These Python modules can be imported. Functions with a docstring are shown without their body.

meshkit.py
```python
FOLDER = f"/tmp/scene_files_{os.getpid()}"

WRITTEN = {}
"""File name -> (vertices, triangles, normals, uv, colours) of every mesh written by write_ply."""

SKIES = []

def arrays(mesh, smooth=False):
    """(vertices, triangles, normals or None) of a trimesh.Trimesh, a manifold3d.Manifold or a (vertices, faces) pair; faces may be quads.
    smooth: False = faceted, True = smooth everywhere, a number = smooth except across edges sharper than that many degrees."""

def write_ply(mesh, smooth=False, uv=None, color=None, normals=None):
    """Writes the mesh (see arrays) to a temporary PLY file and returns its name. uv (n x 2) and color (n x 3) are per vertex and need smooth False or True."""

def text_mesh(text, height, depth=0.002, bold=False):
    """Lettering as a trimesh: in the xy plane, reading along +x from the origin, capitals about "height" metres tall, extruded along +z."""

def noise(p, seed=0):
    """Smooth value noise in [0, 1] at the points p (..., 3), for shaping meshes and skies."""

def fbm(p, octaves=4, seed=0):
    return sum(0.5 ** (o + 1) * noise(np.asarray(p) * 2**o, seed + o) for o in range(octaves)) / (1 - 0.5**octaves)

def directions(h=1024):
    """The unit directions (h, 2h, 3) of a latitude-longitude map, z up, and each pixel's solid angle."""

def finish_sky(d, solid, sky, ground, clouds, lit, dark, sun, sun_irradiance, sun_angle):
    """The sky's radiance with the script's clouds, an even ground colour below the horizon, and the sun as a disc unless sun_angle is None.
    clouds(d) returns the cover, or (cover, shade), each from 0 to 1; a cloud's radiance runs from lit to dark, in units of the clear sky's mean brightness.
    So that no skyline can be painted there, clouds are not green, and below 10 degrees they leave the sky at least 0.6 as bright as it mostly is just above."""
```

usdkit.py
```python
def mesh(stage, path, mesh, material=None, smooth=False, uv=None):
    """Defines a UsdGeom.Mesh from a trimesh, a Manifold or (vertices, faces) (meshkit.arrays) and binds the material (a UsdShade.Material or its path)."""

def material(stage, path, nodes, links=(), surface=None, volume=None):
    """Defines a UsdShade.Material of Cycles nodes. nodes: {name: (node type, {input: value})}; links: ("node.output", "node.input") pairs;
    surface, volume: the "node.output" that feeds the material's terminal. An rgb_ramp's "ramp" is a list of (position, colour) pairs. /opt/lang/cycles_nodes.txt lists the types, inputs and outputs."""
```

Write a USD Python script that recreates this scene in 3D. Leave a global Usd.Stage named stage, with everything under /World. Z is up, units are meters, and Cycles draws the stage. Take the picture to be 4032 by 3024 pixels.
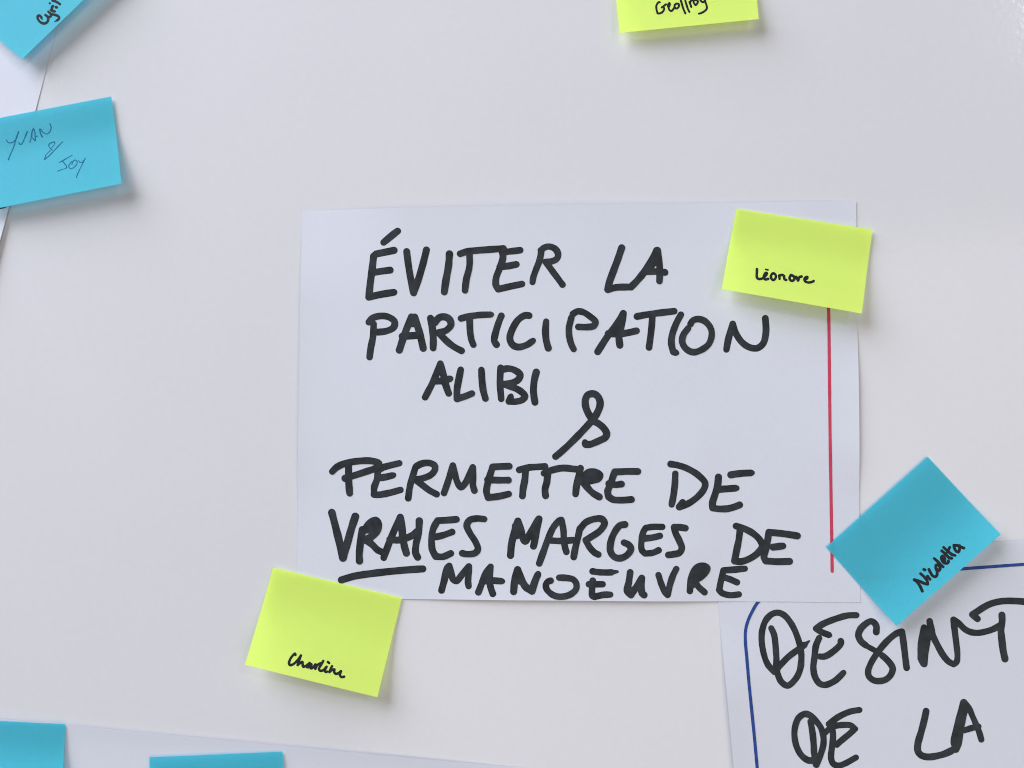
import math, numpy as np, trimesh, usdkit, meshkit
from pxr import Usd, UsdGeom, UsdLux, UsdShade, Gf, Sdf
from scipy.interpolate import LinearNDInterpolator
from scipy.spatial.transform import Rotation
from shapely.geometry import MultiPoint, Polygon
from shapely.ops import unary_union

stage = Usd.Stage.CreateInMemory()
UsdGeom.SetStageUpAxis(stage, UsdGeom.Tokens.z)
UsdGeom.SetStageMetersPerUnit(stage, 1.0)
world = UsdGeom.Xform.Define(stage, "/World")
stage.SetDefaultPrim(world.GetPrim())

# ------------------------------------------------------------------ camera
# the board's front is the plane y = 0; x to the right, z up, the camera stands at -y
CAM = np.array([-0.00713, -0.45836, -0.00682])
F = 3378.0                                   # focal length in photograph pixels (4032 x 3024)
ROT = Rotation.from_rotvec([0.03524, 0.00241, 0.05619]).as_matrix() @ np.array([[1, 0, 0], [0, 0, 1], [0, -1, 0]], float).T
cam = UsdGeom.Camera.Define(stage, "/World/camera")
cam.CreateHorizontalApertureAttr(36.0)
cam.CreateVerticalApertureAttr(27.0)
cam.CreateFocalLengthAttr(36.0 * F / 4032)
cam.CreateClippingRangeAttr(Gf.Vec2f(0.01, 50))
M4 = np.eye(4); M4[:3, :3] = ROT.T; M4[3, :3] = CAM
cam.AddTransformOp().Set(Gf.Matrix4d(M4.tolist()))
cam.CreateExposureAttr(0.0)

# ------------------------------------------------------------------ lamps: cool light from above left, warm bounce from below right
def rect_light(name, pos, target, w, h, power, color):
    l = UsdLux.RectLight.Define(stage, "/World/" + name)
    l.CreateWidthAttr(w); l.CreateHeightAttr(h)
    l.CreateIntensityAttr(power); l.CreateColorAttr(Gf.Vec3f(*color))
    p, t = np.array(pos, float), np.array(target, float)
    b = (p - t) / np.linalg.norm(p - t)
    r = np.cross([0, 0, 1.0], b); r /= np.linalg.norm(r)
    u = np.cross(b, r)
    m = np.eye(4); m[0, :3], m[1, :3], m[2, :3], m[3, :3] = r, u, b, p
    l.AddTransformOp().Set(Gf.Matrix4d(m.tolist()))
    return l
rect_light("window_light", (-2.0, -1.18, 2.15), (0.0, 0, 0.0), 2.4, 2.5, 9.6, (0.91, 0.955, 1.06))
rect_light("room_bounce", (0.9, -1.9, -0.7), (0, 0, 0), 3.4, 2.6, 1.26, (1.0, 0.93, 0.86))
rect_light("ceiling_lamp", (1.99, -2.6, 1.53), (0.2, 0, 0.15), 0.36, 0.32, 30.0, (0.92, 0.96, 1.04))

# ------------------------------------------------------------------ helpers
names = {}
def numbered(path):
    n = names.get(path, 0); names[path] = n + 1
    return path if n == 0 else f"{path}_{n:03d}"
def tag(prim, label=None, category=None, group=None, kind=None):
    for k, v in (("label", label), ("category", category), ("group", group), ("kind", kind)):
        if v: prim.SetCustomDataByKey(k, v)
def material(name, color, rough, spec, mottle=0.03, mscale=700, bump=0.0, bscale=900, bdist=0.0002, translucent=0.0, tcolor=None, big=0.0, coat=0.0):
    lo = [c * (1 - mottle) for c in color]; hi = [min(c * (1 + mottle), 0.97) for c in color]
    nodes = {"geo": ("geometry", {}),
             "n": ("noise_texture", {"scale": mscale, "detail": 4.0, "roughness": 0.6}),
             "r": ("rgb_ramp", {"ramp": [(0.3, lo), (0.7, hi)]}),
             "n2": ("noise_texture", {"scale": 9.0, "detail": 3.0}),
             "r2": ("rgb_ramp", {"ramp": [(0.3, (1 - big,) * 3), (0.7, (1.0,) * 3)]}),
             "mul": ("mix_color", {"blend_type": "multiply", "fac": 1.0}),
             "p": ("principled_bsdf", {"roughness": rough, "specular_ior_level": spec})}
    links = [("geo.position", "n.vector"), ("n.fac", "r.fac"), ("geo.position", "n2.vector"), ("n2.fac", "r2.fac"),
             ("r.color", "mul.a"), ("r2.color", "mul.b"), ("mul.result", "p.base_color")]
    if bump:
        nodes["bn"] = ("noise_texture", {"scale": bscale, "detail": 2.0, "roughness": 0.5})
        nodes["b"] = ("bump", {"strength": bump, "distance": bdist, "use_object_space": False})
        links += [("geo.position", "bn.vector"), ("bn.fac", "b.height"), ("b.normal", "p.coat_normal" if coat else "p.normal")]
        if coat: nodes["p"][1].update(coat_weight=1.0, coat_roughness=coat)
    surf = "p.BSDF"
    if translucent:
        # fluorescent paper gives back more green or blue light than falls on it, so what shines through comes on top
        nodes["t"] = ("translucent_bsdf", {"color": [c * translucent for c in (tcolor or color)]})
        nodes["m"] = ("add_closure", {})
        links += [("p.BSDF", "m.closure1"), ("t.BSDF", "m.closure2")]
        surf = "m.closure"
    return usdkit.material(stage, "/World/Looks/" + name, nodes, links, surface=surf)
UsdGeom.Scope.Define(stage, "/World/Looks")
M = dict(
    board=material("board_enamel", (0.688, 0.688, 0.718), 0.6, 0.0, 0.012, 260, 0.10, 330, 0.0006, big=0.02, coat=0.11),
    paper=material("white_paper", (0.648, 0.668, 0.738), 0.75, 0.25, 0.02, 900, 0.10, 1500, 0.0001, 0.10, big=0.015),
    yellow=material("yellow_note_paper", (0.385, 0.455, 0.14), 0.7, 0.2, 0.025, 600, 0.10, 1400, 0.0001, 0.60, (0.88, 0.97, 0.33), big=0.02),
    blue=material("blue_note_paper", (0.056, 0.30, 0.345), 0.7, 0.2, 0.05, 800, 0.10, 1400, 0.0001, 0.58, (0.22, 0.76, 0.87), big=0.03),
    ink=material("black_marker_ink", (0.026, 0.030, 0.035), 0.6, 0.18, 0.40, 160),
    fine_ink=material("black_pen_ink", (0.018, 0.020, 0.023), 0.7, 0.08, 0.25, 500),
    ball_ink=material("blue_ballpoint_ink", (0.015, 0.13, 0.27), 0.7, 0.08, 0.35, 700),
    red_ink=material("red_marker_ink", (0.56, 0.045, 0.10), 0.5, 0.25, 0.12, 300),
    navy_ink=material("blue_marker_ink", (0.014, 0.055, 0.26), 0.5, 0.25, 0.15, 300),
)

def on_plane(px, h=0.0):
    """Where the point measured in the photograph lies on the plane h metres in front of the board: (x, z)."""
    px = np.atleast_2d(np.asarray(px, float))
    d = np.c_[(px[:, 0] - 2016) / F, (1512 - px[:, 1]) / F, -np.ones(len(px))] @ ROT.T
    s = (-h - CAM[1]) / d[:, 1]
    p = CAM + d * s[:, None]
    return p[:, [0, 2]]
def project(P):
    c = (P - CAM) @ ROT
    return np.c_[2016 + F * c[:, 0] / -c[:, 2], 1512 - F * c[:, 1] / -c[:, 2]]
def smooth(a, b, x):
    t = np.clip((np.asarray(x, float) - a) / (b - a), 0, 1)
    return t * t * (3 - 2 * t)

class Leaf:
    """A sheet of paper: corners (x, z) top left, top right, bottom right, bottom left, and its height in front of the board."""
    def __init__(self, corners, height, px=None):
        self.c, self.h, self.px = np.asarray(corners, float), height, None if px is None else np.asarray(px, float)
        self.base = np.array([self.c.mean(0)[0], 0.0, self.c.mean(0)[1]])
        g = np.linspace(0, 1, 90)
        self.u, self.v = (a.ravel() for a in np.meshgrid(g, g))
        self.back = LinearNDInterpolator(project(self.at(self.u, self.v)), np.c_[self.u, self.v])
    def at(self, u, v, lift=0.0):
        u, v = np.asarray(u, float), np.asarray(v, float)
        tl, tr, br, bl = self.c
        if self.px is not None: return self.straight(u, v, lift)
        xz = ((1 - u) * (1 - v))[:, None] * tl + (u * (1 - v))[:, None] * tr + (u * v)[:, None] * br + ((1 - u) * v)[:, None] * bl
        return np.c_[xz[:, 0], -(self.h(u, v) + lift), xz[:, 1]]
    def straight(self, u, v, lift):
        """As at(), for a curled note whose side edges bow inwards a little as it lifts, as seen in the photograph."""
        hh = self.h(u, v)
        w = np.stack([(1 - u) * (1 - v), u * (1 - v), u * v, (1 - u) * v], 1)
        d = np.c_[(w @ self.px - [2016, 1512]) / F * [1, -1], -np.ones(len(u))] @ ROT.T
        a = (CAM + d * ((-hh - CAM[1]) / d[:, 1])[:, None])[:, [0, 2]]
        xz = 0.75 * a + 0.25 * (w @ self.c)
        return np.c_[xz[:, 0], -(hh + lift), xz[:, 1]]
    def mesh(self, nu, nv, thick=0.0001):
        gu, gv = np.meshgrid(np.linspace(0, 1, nu), np.linspace(0, 1, nv))
        top = self.at(gu.ravel(), gv.ravel()) - self.base
        bot = top + [0, thick, 0]
        idx = np.arange(nu * nv).reshape(nv, nu)
        q = np.stack([idx[1:, :-1], idx[1:, 1:], idx[:-1, 1:], idx[:-1, :-1]], -1).reshape(-1, 4)
        rim = np.r_[idx[0, :], idx[1:, -1], idx[-1, -2::-1], idx[-2:0:-1, 0]]
        n, nx = nu * nv, np.roll(rim, -1)
        side = np.c_[rim, nx, nx + n, rim + n]
        f = np.vstack([q, q[:, ::-1] + n, side])
        return np.vstack([top, bot]), f
    def ink(self, poly, lift):
        """The outline (photograph pixels) as a film of ink lying on the sheet."""
        vs, fs, o = [], [], 0
        for g in getattr(poly, "geoms", [poly]):
            v, f = trimesh.creation.triangulate_polygon(g, engine="earcut")
            v3, f = trimesh.remesh.subdivide_to_size(np.c_[v, np.zeros(len(v))], f, 34, max_iter=12)
            vs.append(v3[:, :2]); fs.append(f + o); o += len(v3)
        v, f = np.vstack(vs), np.vstack(fs)
        uv = self.back(v)
        ok = ~np.isnan(uv).any(1)
        f = f[ok[f].all(1)]
        P = self.at(np.nan_to_num(uv[:, 0]), np.nan_to_num(uv[:, 1]), lift) - self.base
        used, f = np.unique(f, return_inverse=True); f = f.reshape(-1, 3)
        P = P[used]
        nrm = np.cross(P[f[:, 1]] - P[f[:, 0]], P[f[:, 2]] - P[f[:, 0]])
        if nrm[:, 1].sum() > 0: f = f[:, ::-1]
        return P, f

rng = np.random.default_rng(7)
def path_points(txt, step):
    """Strokes of the pen: points x,y (x,y! a corner; x,y:w a width), strokes parted by |. Returns lists of (points, widths or nan)."""
    out = []
    for stroke in txt.split("|"):
        runs, cur = [], []
        for tok in stroke.split():
            corner = tok.endswith("!"); tok = tok.rstrip("!")
            w = np.nan
            if ":" in tok: tok, w = tok.split(":"); w = float(w)
            x, y = map(float, tok.split(","))
            cur.append((x, y, w))
            if corner: runs.append(cur); cur = [cur[-1]]
        runs.append(cur)
        pts = []
        for r in runs:
            r = np.array(r, float)
            if len(r) < 2:
                pts.append(r); continue
            e = np.vstack([2 * r[0] - r[1], r, 2 * r[-1] - r[-2]])
            for i in range(1, len(e) - 2):
                p0, p1, p2, p3 = e[i - 1, :2], e[i, :2], e[i + 1, :2], e[i + 2, :2]
                n = max(2, int(np.linalg.norm(p2 - p1) / step) + 1)
                d01, d12, d23 = (max(np.linalg.norm(b - a), 1e-6) ** 0.5 for a, b in ((p0, p1), (p1, p2), (p2, p3)))
                m1 = (p2 - p1) + d12 * ((p1 - p0) / d01 - (p2 - p0) / (d01 + d12))
                m2 = (p2 - p1) + d12 * ((p3 - p2) / d23 - (p3 - p1) / (d12 + d23))
                t = np.linspace(0, 1, n, endpoint=False)[:, None]
                c = p1 * (2 * t**3 - 3 * t**2 + 1) + m1 * (t**3 - 2 * t**2 + t) + p2 * (-2 * t**3 + 3 * t**2) + m2 * (t**3 - t**2)
                pts.append(np.c_[c, e[i, 2] + (e[i + 1, 2] - e[i, 2]) * t[:, 0]])
            pts.append(r[-1:])
        out.append(np.vstack(pts))
    return out
ANG = np.linspace(0, 2 * np.pi, 17)[:-1]
def pen(tile, width, txt, wobble=0.05, tip=1.0):
    """The strokes as an outline in photograph pixels. tip < 1 makes the nib an ellipse (a worn marker)."""
    ox, oy, k = TILES[tile]
    shapes = []
    for s in path_points(txt, width * 0.22):
        w = np.where(np.isnan(s[:, 2]), width, s[:, 2])
        n = len(w)
        j = np.interp(np.arange(n), np.linspace(0, max(n - 1, 1), max(2, n // 4 + 2)), rng.normal(0, 1, max(2, n // 4 + 2)))
        w = w * (1 + wobble * j)
        a = np.radians(35)
        disc = np.c_[np.cos(ANG), np.sin(ANG) * tip] @ np.array([[math.cos(a), math.sin(a)], [-math.sin(a), math.cos(a)]])
        discs = [s[i, :2] + disc * w[i] / 2 for i in range(n)]
        if n == 1: shapes.append(Polygon(discs[0]))
        for a_, b_ in zip(discs[:-1], discs[1:]):
            shapes.append(MultiPoint(np.vstack([a_, b_])).convex_hull)
    g = unary_union(shapes).buffer(width * 0.03).buffer(-width * 0.03).simplify(width * 0.012)
    from shapely.affinity import affine_transform
    return affine_transform(g, [1 / k, 0, 0, 1 / k, ox, oy])

def thing(name, leaf, mat, label, category, group, nu=60, nv=45):
    x = UsdGeom.Xform.Define(stage, numbered("/World/" + name))
    x.AddTranslateOp().Set(Gf.Vec3d(*leaf.base.tolist()))
    p = x.GetPrim()
    tag(p, label, category, group)
    usdkit.mesh(stage, str(p.GetPath()) + "/paper", leaf.mesh(nu, nv), M[mat], smooth=40)
    return p
inks = {}
def write(prim, leaf, name, mat, poly, label=None):
    path = str(prim.GetPath())
    k = inks.get(path, 0); inks[path] = k + 1
    P, f = leaf.ink(poly, 0.00005 + 0.00003 * (k % 4))
    m = usdkit.mesh(stage, numbered(path + "/" + name), (P, f), M[mat])
    if label: tag(m.GetPrim(), label)

# ------------------------------------------------------------------ the board
b = trimesh.creation.box((1.9, 0.018, 1.35))
b.apply_translation((0, 0.009, 0))
bd = usdkit.mesh(stage, "/World/whiteboard", b, M["board"])
tag(bd.GetPrim(), "glossy white board that carries all the sheets and sticky notes", "whiteboard", kind="structure")

# ------------------------------------------------------------------ the sheets of paper
def bumps(u, v, seed, amp):
    return amp * (meshkit.fbm(np.stack([np.asarray(u) * 4.2, np.asarray(v) * 3.0, np.full_like(np.asarray(u, float), seed * 7.3)], -1), 2, seed) - 0.3)
def px_leaf(px, h, keep=False):
    uv = np.array([[0, 0], [1, 0], [1, 1], [0, 1]], float)
    hh = h(uv[:, 0], uv[:, 1])
    return Leaf(np.vstack([on_plane(p, a) for p, a in zip(px, hh)]), h, px if keep else None)
def metric_corners(start, direction, w=0.297, h=0.210):
    """A4 landscape from its top left corner (x, z) and the direction of its top edge."""
    d = np.asarray(direction, float) / np.linalg.norm(direction); n = np.array([d[1], -d[0]])
    s = np.asarray(start, float)
    return [s, s + d * w, s + d * w + n * h, s + n * h]

def h_main(u, v):
    u, v = np.asarray(u, float), np.asarray(v, float)
    top = np.exp(-v * 0.21 / 0.035) * smooth(0.0, 0.2, u) * (0.0008 * smooth(1.0, 0.9, u) + 0.0017 * smooth(0.78, 0.5, u))
    bot = 0.0013 * np.exp(-(1 - v) * 0.21 / 0.018) * smooth(0.16, 0.4, u) * smooth(0.80, 0.62, u)
    lef = 0.0013 * np.exp(-u * 0.297 / 0.016) * smooth(0.02, 0.25, v) * smooth(0.84, 0.6, v)
    rig = 0.0013 * np.exp(-(1 - u) * 0.297 / 0.016) * smooth(0.30, 0.48, v) * smooth(0.76, 0.6, v)
    mid = np.clip(u * 8, 0, 1) * np.clip((1 - u) * 8, 0, 1) * np.clip(v * 8, 0, 1) * np.clip((1 - v) * 8, 0, 1)
    return 0.00045 + top + bot + lef + rig + np.maximum(bumps(u, v, 3, 0.0012), 0) * mid * smooth(0.80, 0.7, u)
main = px_leaf([(1189.8, 829.9), (3371, 790.5), (3387, 2371.7), (1168, 2355)], h_main)

c2 = on_plane([(2812, 2214), (3905, 2138), (2827, 2370), (2868, 2800)])
def h_second(u, v):
    u, v = np.asarray(u, float), np.asarray(v, float)
    lef = 0.0018 * np.exp(-u * 0.297 / 0.020) * smooth(0.14, 0.35, v)
    rt = 0.0015 * smooth(0.45, 0.8, u) * np.exp(-v * 0.21 / 0.02)
    return 0.00025 + lef + rt
d2 = c2[1] - c2[0]; e2 = c2[2] - c2[3]; d2 = d2 / np.linalg.norm(d2) + np.array([e2[1], -e2[0]]) / np.linalg.norm(e2)
second = Leaf(metric_corners(c2[0], d2), h_second)

c3 = on_plane([(153, 430.6), (56, 808.5), (218, 137.4)])
d3 = c3[0] - c3[1]; d3 = np.array([d3[1], -d3[0]]) / np.linalg.norm(d3)          # along the top edge
tr3 = c3[2] + np.array([-d3[1], d3[0]]) * 0.052
def h_third(u, v):
    u, v = np.asarray(u, float), np.asarray(v, float)
    return 0.0002 + 0.0020 * np.exp(-(1 - u) * 0.297 / 0.03) * smooth(0.35, 0.95, v) + 0.0001 * np.exp(-(1 - u) * 0.297 / 0.01)
third = Leaf(metric_corners(tr3 - d3 * 0.297, d3), h_third)

c4 = on_plane([(0, 2812.6), (1500, 2954.3), (2110, 3027)])
d4 = c4[1] - c4[0]; d4 /= np.linalg.norm(d4)
def h_fourth(u, v):
    u, v = np.asarray(u, float), np.asarray(v, float)
    return 0.0003 + 0.0013 * np.exp(-v * 0.21 / 0.012) * smooth(1.02, 0.75, u)
fourth = Leaf(metric_corners(c4[2] - d4 * 0.297, d4), h_fourth)

GS = "paper sheets stuck on the board"
s_main = thing("paper_sheet", main, "paper", "large white sheet in the middle lettered in black marker, with a red line", "paper sheet", GS, 150, 110)
s_second = thing("paper_sheet", second, "paper", "white sheet at lower right with a blue rounded border and large black marker letters", "paper sheet", GS, 80, 60)
s_third = thing("paper_sheet", third, "paper", "blank slanted white sheet at the left edge beneath two blue sticky notes", "paper sheet", GS, 80, 60)
s_fourth = thing("paper_sheet", fourth, "paper", "white sheet along the bottom left beneath two blank teal sticky notes", "paper sheet", GS, 80, 60)

# ------------------------------------------------------------------ the sticky notes
def note_height(base, lift_left, lift_right, t0, t1, twist=0.0):
    tt = np.linspace(0, 1, 400)
    prof = np.cumsum(smooth(t0, t1, tt)); prof /= prof[-1]
    def h(u, v):
        u, v = np.asarray(u, float), np.asarray(v, float)
        return base + (lift_left + (lift_right - lift_left) * u) * np.interp(v, tt, prof) + twist * np.sin(np.pi * u) * smooth(0.2, 1, v)
    return h
GN = "sticky notes stuck on the board and sheets"
def note(px, mat, label, base, ll, lr, t0, t1, twist=0.0):
    lf = px_leaf(px, note_height(base, ll, lr, t0, t1, twist), True)
    return lf, thing("sticky_note", lf, mat, label, "sticky note", GN, 36, 48)
# corners as if the stuck edge were the top edge
n_upper, p_upper = note([(2900.1, 821.6), (3436.1, 903.7), (3393.8, 1234.6), (2842.2, 1138.1)], "yellow",
    "yellow sticky note over the upper right corner of the sheet with the red line", 0.0017, 0.0066, 0.0070, 0.2, 0.62, 0.0005)
n_lower, p_lower = note([(1075.5, 2235.4), (1581.7, 2353.7), (1485.7, 2745.5), (964.6, 2617.4)], "yellow",
    "yellow sticky note over the lower left corner of the sheet in the middle", 0.0012, 0.0090, 0.0062, 0.05, 0.8, 0.0004)
n_top, p_top = note([(2398, -275), (2950, -328), (2987.9, 75.2), (2441, 129.5)], "yellow",
    "yellow sticky note alone on bare board, cut by the top edge", 0.0004, 0.0058, 0.0062, 0.2, 0.7, 0.0004)
n_diamond, p_diamond = note([(3252.8, 2154.2), (3652.5, 1797.9), (3940.9, 2104.1), (3530.1, 2465.2)], "blue",
    "blue sticky note turned like a diamond at the lower end of the red line", 0.0012, 0.0055, 0.0065, 0.3, 0.95, 0.0003)
n_corner, p_corner = note([(-233, -39), (140, -410), (476, -142), (86.8, 233)], "blue",
    "bright blue sticky note tilted diagonally in the top left corner of the picture", 0.0010, 0.0068, 0.0070, 0.15, 0.6, 0.0003)
n_left, p_left = note([(-87.6, 480.6), (437.8, 380), (478.3, 723.0), (-63, 831)], "blue",
    "blue sticky note with thin ballpoint writing at the left edge of the picture", 0.0016, 0.0054, 0.0064, 0.22, 0.58, 0.0005)
n_bottom, p_bottom = note([(-275, 2826), (256.3, 2851.2), (228, 3250), (-300, 3220)], "blue",
    "blank teal sticky note in the bottom left corner of the picture", 0.0022, 0.012, 0.012, 0.1, 0.6)
n_second, p_second = note([(588, 2982), (1112, 2959.7), (1125, 3360), (590, 3385)], "blue",
    "blank teal sticky note at the bottom edge, of which only the top strip shows", 0.0022, 0.010, 0.010, 0.25, 0.8)

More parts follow.
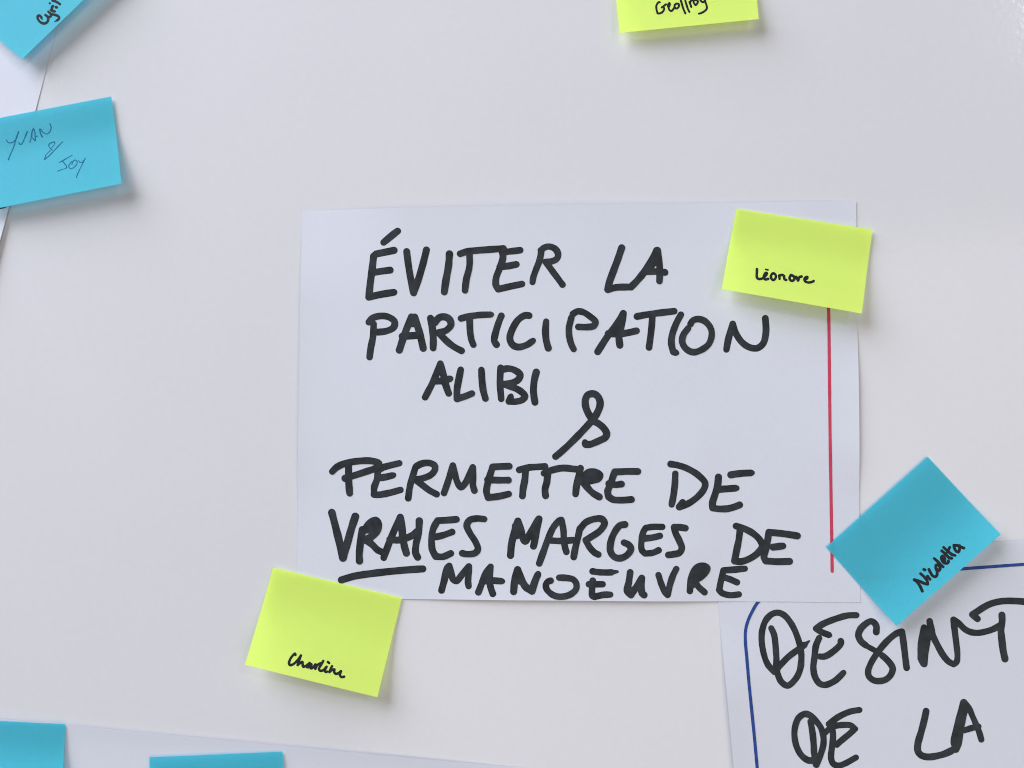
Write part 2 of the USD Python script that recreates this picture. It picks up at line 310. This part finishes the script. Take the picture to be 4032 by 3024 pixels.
# ------------------------------------------------------------------ the writing; pieces were measured in enlarged parts of the photograph: (left, top, enlargement)
TILES = {"A": (1300, 800, 2.074), "B": (2200, 800, 2.074), "C": (1900, 1500, 2.765), "D": (1200, 1700, 2.074), "E": (2200, 1700, 2.074),
         "P": (2100, 2200, 7.373), "Q": (2800, 2300, 3.318), "R": (3300, 2300, 4.1475), "S": (3600, 2300, 4.148), "T": (3050, 2650, 4.4356),
         "U": (3550, 2650, 4.4356), "J": (2940, 1020, 6.9125), "K": (1100, 2540, 7.3733), "L": (3560, 2100, 6.38), "N": (2560, 0, 9.217),
         "O": (0, 460, 6.144), "V": (120, 0, 13.825), "1": (0, 0, 1.0)}
MAIN = [
    # EVITER LA
    ("A", 58, "522,385 450,400 375,415! 355,432! 343,540 328,650 316,767! 420,744 521,728 | 345,567 440,553 490,547 | 551,228 490,275 436,321"),
    ("A", 57, "625,395 640,510 662,640 682,732! 715,640 757,500 786,382"),
    ("A", 58, "974,415 967,510 942,650 932,725"),
    ("A", 54, "1062,413 1120,394 1200,386 1415,370 | 1138,425 1137,520 1112,620 1101,713"),
    ("A", 55, "1552,384 1480,393 1405,400! 1412,440 1385,530 1355,610 1353,665 1372,703! 1460,682 1567,660 | 1385,520 1460,512 1520,500"),
    ("A", 52, "1725,385 1712,460 1680,545 1660,600 1652,645 | 1718,385 1750,362 1790,354 1840,375 1862,420 1850,455 1810,475 1760,480! 1830,575 1897,665:56"),
    ("B", 58, "514,365 485,450 448,550 412,650 400,705! 470,688 540,685 590,685! 665,605 740,500 800,388"),
    ("B", 54, "806,385 820,480 825,560 822,636 | 715,560 800,558 866,565 | 735,540 790,470:30"),
    # PARTICIPATION
    ("A", 55, "316,972 340,942 400,922 470,927 525,965 520,1012 465,1043 390,1053 | 355,985 350,1090 332,1180 322,1257"),
    ("A", 58, "664,930 615,1050 565,1200 | 690,930 728,1050 760,1185 | 590,1088 665,1082 738,1078 | 676,940 676,985"),
    ("A", 56, "820,940 833,1010 842,1100 841,1183 | 855,975 890,935 935,928 975,950 986,995 945,1040 885,1058! 950,1125 1010,1172 1072,1205"),
    ("A", 54, "1069,941 1130,925 1220,913 1318,909:44 | 1138,935 1142,1040 1152,1110 1169,1155"),
    ("A", 55, "1398,920 1372,985 1345,1080 1340,1125 1358,1155"),
    ("A", 56, "1624,918 1590,917 1535,952 1485,1035 1467,1105 1488,1155 1535,1175 1605,1158 1658,1122:50"),
    ("A", 56, "1764,966 1758,1040 1764,1120 1781,1183"),
    ("B", 52, "103,935 83,1020 86,1090 103,1155 122,1192 | 115,905 150,884 200,890 255,925 302,970 285,1002 230,1012 160,1010"),
    ("B", 56, "527,900 465,1000 400,1085 318,1213 | 528,900 512,1000 492,1090 499,1160 | 405,1065 500,1068:60 580,1055 645,1040:36"),
    ("B", 54, "640,925 720,910 830,895 943,882 | 765,925 757,1020 748,1100 737,1178"),
    ("B", 54, "998,910 960,980 925,1080 920,1150 935,1215! 962,1222:44"),
    ("B", 52, "1075,988 1095,958 1140,946 1195,965 1240,1020 1249,1080 1225,1150 1170,1195 1100,1217 1040,1190 1008,1132 1018,1075 1056,1022"),
    ("B", 54, "1369,1195 1385,1110 1421,985! 1445,1060 1500,1140 1560,1178 1620,1184 1670,1145 1692,1050 1687,940"),
    # ALIBI
    ("A", 56, "775,1585 830,1480 878,1370 900,1310! 925,1400 945,1490 968,1553 | 850,1455 920,1450 985,1432:44"),
    ("A", 55, "1066,1360 1048,1450 1035,1530 1036,1598! 1100,1578 1158,1554"),
    ("A", 55, "1235,1362 1240,1450 1250,1530 1268,1595"),
    ("A", 55, "1392,1345 1387,1440 1390,1520 1397,1598 | 1400,1362 1450,1350 1510,1365 1552,1402 1535,1442 1490,1466 1420,1478! 1490,1502 1555,1535 1592,1577 1570,1605 1520,1620 1460,1618! 1478,1572:40"),
    ("A", 57, "1683,1380 1666,1450 1660,1540 1672,1626"),
    # ampersand
    ("C", 77, "795,822 900,732 1010,625 1120,510 1190,430 1250,345 1280,255 1268,190 1235,150 1190,138 1143,155 1118,210 1125,290 1155,360 1205,430 1270,470 1325,520 1352,575 1335,615 1270,650 1170,690 1122,690! 1115,665:66"),
    # PERMETTRE DE
    ("D", 56, "225,325 260,290 330,258 430,240 540,237 605,258 590,290 500,325 400,358 330,380 | 358,280 358,370 361,440 367,502"),
    ("D", 55, "772,257:44 710,272 640,290! 600,320 590,390 568,450 565,512! 600,515 680,502 782,475 | 600,378 660,370 725,354:48"),
    ("D", 54, "905,285 880,370 862,430 850,500 845,543 | 912,282 950,262 1010,254 1060,275 1062,312 1030,352 970,378 905,392! 960,435 1020,480 1077,510"),
    ("D", 54, "1137,500 1165,420 1190,340 1209,275! 1225,340 1245,410 1275,452 1310,420 1345,350 1372,290! 1375,370 1372,430 1385,480"),
    ("C", 73, "290,928 200,930 110,935! 85,1010 60,1100 42,1200 60,1270! 180,1255 285,1230 | 55,1075 160,1080 280,1080"),
    ("C", 74, "400,968 480,945 600,935 680,930 | 468,960 460,1080 440,1180 434,1253"),
    ("C", 74, "668,1005 740,975 870,948 1030,962 | 710,1010 700,1100 680,1180 686,1250"),
    ("C", 76, "1066,950 1050,1030 1025,1130 1012,1230 | 1100,1050 1150,995 1230,990 1278,1025 1260,1062 1180,1085 1100,1110! 1150,1170 1200,1220 1270,1262 | 1120,1045 1225,1035"),
    ("C", 73, "1690,985:60 1560,985 1440,990! 1420,1040 1395,1120 1362,1200 1372,1262! 1420,1290 1500,1298 1620,1290 | 1375,1118 1440,1130 1512,1122"),
    ("E", 54, "952,343:66 948,430 937,520 922,595:52 | 914,264 980,275 1060,305 1140,355 1196,420 1185,470 1130,535 1060,585 985,614! 1012,576"),
    ("E", 57, "1304,370 1297,440 1277,510 1255,580 1256,622! 1310,630 1380,628 1440,612 1476,597 | 1405,352 1470,342 1578,335:48 | 1305,470 1380,465 1452,460:50"),
    # VRAIES MARGES DE
    ("D", 60, "221,660 250,770 280,890 312,1030! 345,920 378,800 413,692 | 300,950 312,1010"),
    ("D", 58, "470,800 455,900 445,1000 447,1055 | 485,810 530,745 580,722 603,750 590,810 540,860 495,880! 550,920 595,965 640,985 | 500,800 540,800 570,770"),
    ("D", 58, "645,1028 680,930 720,830 760,740 780,698! 793,780 800,860 815,940 830,992 | 695,880 760,885 830,868 880,845 915,815"),
    ("D", 56, "935,728 930,820 908,920 905,990 922,1025"),
    ("D", 55, "1238,715:46 1160,722 1085,725! 1050,790 1035,880 1042,965 1070,1018! 1130,1020 1192,993 | 1060,860 1130,845 1203,818"),
    ("D", 54, "1465,713 1400,708 1345,723 1323,765 1350,830 1395,900 1414,960 1390,990 1330,1000 1287,992"),
    ("D", 58, "1680,1010 1688,920 1712,820 1740,730! 1765,800 1780,870 1800,895 1830,850 1870,780 1912,712! 1895,800 1880,880 1868,935 | 1720,770 1730,850"),
    ("E", 54, "-159,1075 -129,990 -89,880 -44,780 5,725 22,720! 38,800 42,880 50,940 62,980 | -60,888 20,892 115,885"),
    ("E", 54, "172,790 155,870 135,950 122,1022 | 172,795 220,740 290,712 350,712 374,745 340,805 270,855 220,885! 250,940 290,985 322,1002"),
    ("E", 54, "540,757 500,765 450,830 421,920 425,985 460,1025 510,1031 565,1000 590,955 570,922 533,905"),
    ("E", 52, "845,777:34 770,776 710,785! 690,820 675,900 678,965 705,995! 770,988 815,968 | 690,872 760,865 826,850"),
    ("E", 54, "1034,787 990,780 942,778! 955,830 985,890 1005,950 985,988 940,1000 895,1006"),
    ("E", 55, "1480,800 1470,880 1452,970 1435,1055! 1490,1060 1570,1030 1630,985 1662,930 1640,880 1580,825 1500,785 1448,770"),
    ("E", 55, "1948,850:46 1850,834 1715,820! 1706,880 1692,960 1675,1020 1690,1055! 1780,1060 1884,1058 | 1750,942 1830,932"),
    # MANOEUVRE
    ("D", 54, "1117,1295 1140,1210 1162,1110 1180,1095! 1195,1150 1212,1205 1240,1218 1280,1172 1340,1100! 1338,1170 1333,1225 1338,1260"),
    ("D", 54, "1418,1310 1445,1240 1480,1150 1518,1102! 1510,1180 1515,1260 1535,1322 | 1450,1222 1530,1215 1614,1221:46 | 1500,1150 1495,1200"),
    ("D", 58, "1705,1306 1715,1210 1738,1125! 1760,1180 1800,1262 1855,1300! 1880,1220 1906,1160:50 | 1725,1180 1760,1220"),
    ("P", 190, "502,635 430,655 365,745 380,870 480,990 640,1080 830,1100 1020,1060 1180,960 1250,850 1240,700 1150,595 1000,562 850,548 750,548"),
    ("P", 190, "1720,365 1900,392:200 2100,400 2300,392:150 2440,375:80 | 1725,635 1710,800 1700,950 1715,1080 1780,1105! 1900,1075 2050,1045 2235,1042 | 1612,740 1800,742 2012,740"),
    ("E", 55, "583,1148 572,1230 560,1300 590,1333! 630,1275 678,1195! 675,1260 680,1318 697,1333 | 600,1300 640,1265"),
    ("E", 52, "814,1170 840,1250 868,1310 888,1330! 905,1260 930,1180 960,1120"),
    ("E", 52, "1070,1300 1075,1230 1090,1160 1130,1105 1180,1093 1213,1112 1190,1160 1130,1205 1105,1215! 1145,1270 1190,1310 | 1105,1175 1170,1125 | 1085,1260 1105,1215"),
    ("E", 52, "1520,1118:44 1430,1126 1345,1132! 1328,1200 1310,1292! 1335,1318 1400,1335 1470,1328 | 1335,1185 1400,1205 1455,1230"),
]
for tile, w, txt in MAIN:
    write(s_main, main, "ampersand" if tile == "C" and w == 77 else "letter", "ink", pen(tile, w * 1.03, txt, 0.035))
write(s_main, main, "underline", "ink", pen("D", 60, "300,1210 400,1180 550,1157 700,1140 850,1127 964,1119", 0.03))
write(s_main, main, "red_line", "red_ink", pen("1", 12.6, "3259,1130 3263,1240 3265,1400 3268,1700 3272,1950 3276.5,2249", 0.03))

SECOND = [
    ("Q", 84, "785,575:60 822,660 845,850 853,1000 845,1130 | 825,1145 740,1050 690,920 660,740 668,600 715,470 800,388 880,373 960,410 1055,530 1120,670 1165,820 1180,960 1160,1120 1105,1235 1000,1326 920,1280 875,1190 862,1120 930,1030 1020,940 1150,845 1230,785:60 1285,740:20"),
    ("Q", 86, "1897,405 1780,410 1600,462 1450,525 1372,580! 1440,625 1552,668:60 | 1410,705 1370,800 1350,950 1335,1100 1360,1220 1420,1300 1490,1316 1620,1260 1730,1155:80 | 1425,945 1480,945 1580,890 1695,775 1690,730:50"),
    ("R", 108, "622,780 625,690 590,630 530,605 440,655 360,740 330,830 370,930 470,1010:90 600,1082:88 720,1165:92 830,1270 890,1370 865,1470 790,1550 680,1582 570,1565 500,1500 490,1410:116 540,1280 640,1120:116 720,1015 850,880 960,800 1040,775! 1060,900 1085,1100 1105,1270 1118,1365"),
    ("S", 112, "250,605 260,690 215,900 180,1100 160,1300 | 160,710 120,900 105,1100 110,1210 150,1300 | 205,740 185,1000 165,1200"),
    ("S", 106, "265,650 300,830 380,1000 470,1160 560,1265 640,1308! 690,1270 705,1150 690,1000 665,800 640,580! 720,635 830,740:100 930,785 1050,795 1180,770 1300,730 1400,670"),
    ("S", 116, "1430,505 1435,600 1415,750 1428,900:112 1450,1080 1480,1220"),
    ("S", 112, "1030,565 950,497! 1050,430 1200,340 1350,290 1500,272 1650,275 1792,285 1900,300"),
    ("T", 112, "625,845 655,1000 678,1200 690,1400 720,1600 | 690,1530 580,1520 470,1440 385,1290 345,1090 360,920 420,780 530,712 630,745 730,845 810,960 850,1100 850,1250 810,1400 750,1560 | 690,1480 730,1600"),
    ("T", 110, "1480,645 1330,670 1170,735 1020,830 945,890! 1060,900 | 870,1055 960,970 1060,925 1200,905 1330,915 1405,975! 1280,1085 1170,1175 1085,1250 | 1015,1010 1020,1130 1000,1300 985,1480 1020,1580 1110,1618 1230,1580 1420,1475"),
    ("U", 122, "427,665 400,800 340,1030 282,1240 285,1370 350,1440 470,1465 650,1440 800,1390 920,1325"),
    ("U", 128, "1085,515 1035,700 980,900 945,1060 915,1200 945,1310 | 1110,560 1060,800 1020,1000 985,1250 945,1330 | 1095,510:110 1175,610:105 1240,760:105 1300,900:108 1350,1020:108 1390,1160:108 | 1090,1000:108 1200,965:108 1345,930:100"),
]
for tile, w, txt in SECOND:
    write(s_second, second, "letter", "ink", pen(tile, w, txt, 0.03))
write(s_second, second, "blue_line", "navy_ink", pen("1", 12.5, "2981.8,3030 2970,2900 2959.7,2797.3 2947.7,2676.7 2940,2586 2934.7,2526 2935.6,2480.8 2944.7,2444.7 2962.7,2405.5 2984.5,2370.8 3040,2325 3120,2300 3300,2282 3786.6,2240 4032,2221.7 4300,2201", 0.03))
write(s_third, third, "letter", "ink", pen("1", 20, "-70,770 -40,800 -8,813 18,808 40,790", 0.03))

NOTES = [
    (p_upper, n_upper, "fine_ink", "J", 62, "280,275 275,380 272,470 300,530 350,545 430,525 490,480 540,420 543,380 510,385 470,450 470,520 510,555 582,540 | 515,282:46 580,296:46 | 710,388 662,450 670,530 725,572 785,520 790,440 740,390 690,405 | 885,440 895,540 | 905,450 965,430 1010,455 1030,550 1075,568 | 1205,438 1165,510 1190,575 1250,590 1300,540 1280,470 1215,440 | 1290,490 1350,490! 1400,585 1412,540 1440,490 1505,472:50 | 1575,565 1640,530 1652,490 1620,490 1570,540 1595,610 1680,638 1770,625 1835,592:45 | 505,460 510,420"),
    (p_lower, n_lower, "fine_ink", "K", 64, "470,285 455,242 400,290 310,420 282,530 310,580 400,555 510,460 590,360 625,300! 580,420 530,580! 590,530 670,490 675,560 690,625 760,610 880,520 830,580 800,640 860,640 930,560 915,675 980,650 1050,560 1045,690 1085,600 1160,540 1240,510 1278,455! 1200,590 1150,690 1190,745 1280,725 1372,625! 1320,740 1345,780 1390,768 | 1408,488 1442,520 | 1530,612 1490,690 1455,785! 1530,720 1600,705 1590,780 1640,832 1730,805 1790,755 1760,830 1760,880 1810,928 1880,915"),
    (p_diamond, n_diamond, "fine_ink", "L", 64, "455,1450 390,1310 320,1220 255,1165! 380,1200 500,1255 590,1278! 580,1200 490,1080 412,1012 | 492,905 520,917 | 588,1078 650,1155 | 622,905 670,1000 720,1070 785,1090 825,1040 830,960! 795,870 800,800 860,800 905,880 870,935 820,900 | 755,632 850,715 920,790 980,840 | 1010,730 1020,630 970,565 940,590 950,680 1000,740 1080,748 1115,705 1108,690 | 970,620 990,690 | 945,440 1040,520 1130,612 1190,625 | 990,352 1100,450 1200,530 1280,555 | 1085,470 1145,350 | 1395,310 1330,305 1248,300! 1262,370 1310,450 1365,468 1390,400 1390,325! 1498,370"),
    (p_corner, n_corner, "fine_ink", "V", 118, "640,1070:55 600,970:80 545,880 470,842 400,880 388,970 430,1080 520,1190 640,1262 760,1280 880,1230 955,1130 970,1020 930,920 860,850 810,815 | 960,915 1060,915 1130,850 1100,760 970,630 | 1110,770 1250,790 1400,830 1520,890 1560,960 1520,1050 1420,1125:90 1310,1185:50 | 1110,550:80 1200,610 1340,622:100 | 1190,580 1165,470 1185,370 1250,310:90 | 1395,395:150 1440,405:150 | 1050,180:120 1062,184:120 | 1195,30 1330,62 1480,140 1605,228"),
    (p_top, n_top, "fine_ink", "N", 66, "350,85 315,75 255,140 222,220 225,320 265,485! 340,487 430,450 490,380 508,300 480,262 425,270! 570,160 | 648,230 665,140 700,112 715,160 690,230 665,270! 680,330 720,385 770,400 830,345 880,260 890,180! 960,132 1030,150 1045,210 1010,280 940,310 890,260 | 680,150 675,240 | 1170,-110 1100,-80 1105,-10 1150,140 1200,310 1275,485 | 1330,-110 1260,-80 1265,-10 1320,180 1370,330 1420,430 | 1425,70 1460,160 1490,255 | 1440,90 1480,30 1500,-20 | 1555,10 1590,110 1650,185 1710,120 1730,45 1690,0 1600,10 | 1810,-20 1850,40 1900,75 1955,62 1985,-20! 2010,100 2050,210 2052,320 1980,400 1880,462 1755,503:50"),
    (p_left, n_left, "ball_ink", "O", 25, "155,565 190,615 250,630 310,615 360,565 | 450,360:34 390,530:34 330,730 270,870 222,980 205,1035:40 | 460,620 475,660 510,665 550,620 610,480:30 660,360:34 | 725,615 760,480:34 780,350:34 815,290:34 840,350 850,480 850,580:34 790,510 | 850,490 905,465 | 1025,490:34 980,400:34 960,300:34! 985,295 1030,370 1090,405 1140,415 1190,380 1225,320 1235,240 1210,170 | 1325,645:22 1320,610 1260,620:22 1190,660 1180,700 1215,760 1260,800 | 1250,750:16 1300,690:16 1325,640:16 | 1520,600:18 1400,720 1290,840 1180,950 1080,1035:34! 1110,930:18 1220,810:16 | 1430,1110:16 1510,1065:34 1620,1000:20 1750,925:16 | 1510,1065 1560,1130 1610,1200 1600,1240:18 1500,1275:18 1390,1315:20 | 1740,1150:16 1760,1090 1820,1045 1860,1070 1865,1130:18 1820,1190 1750,1245 1690,1250:28 1665,1200 1690,1130 1740,1080:18 | 1905,1060 1940,1105:18 1990,1095:18 2020,1060 | 2065,1000 2000,1130:20 1930,1270:18 1870,1400 1850,1470:24"),
]
for prim, leaf, mat, tile, w, txt in NOTES:
    write(prim, leaf, "handwriting", mat, pen(tile, w * (1.0 if mat == "ball_ink" else 1.18), txt, 0.05))
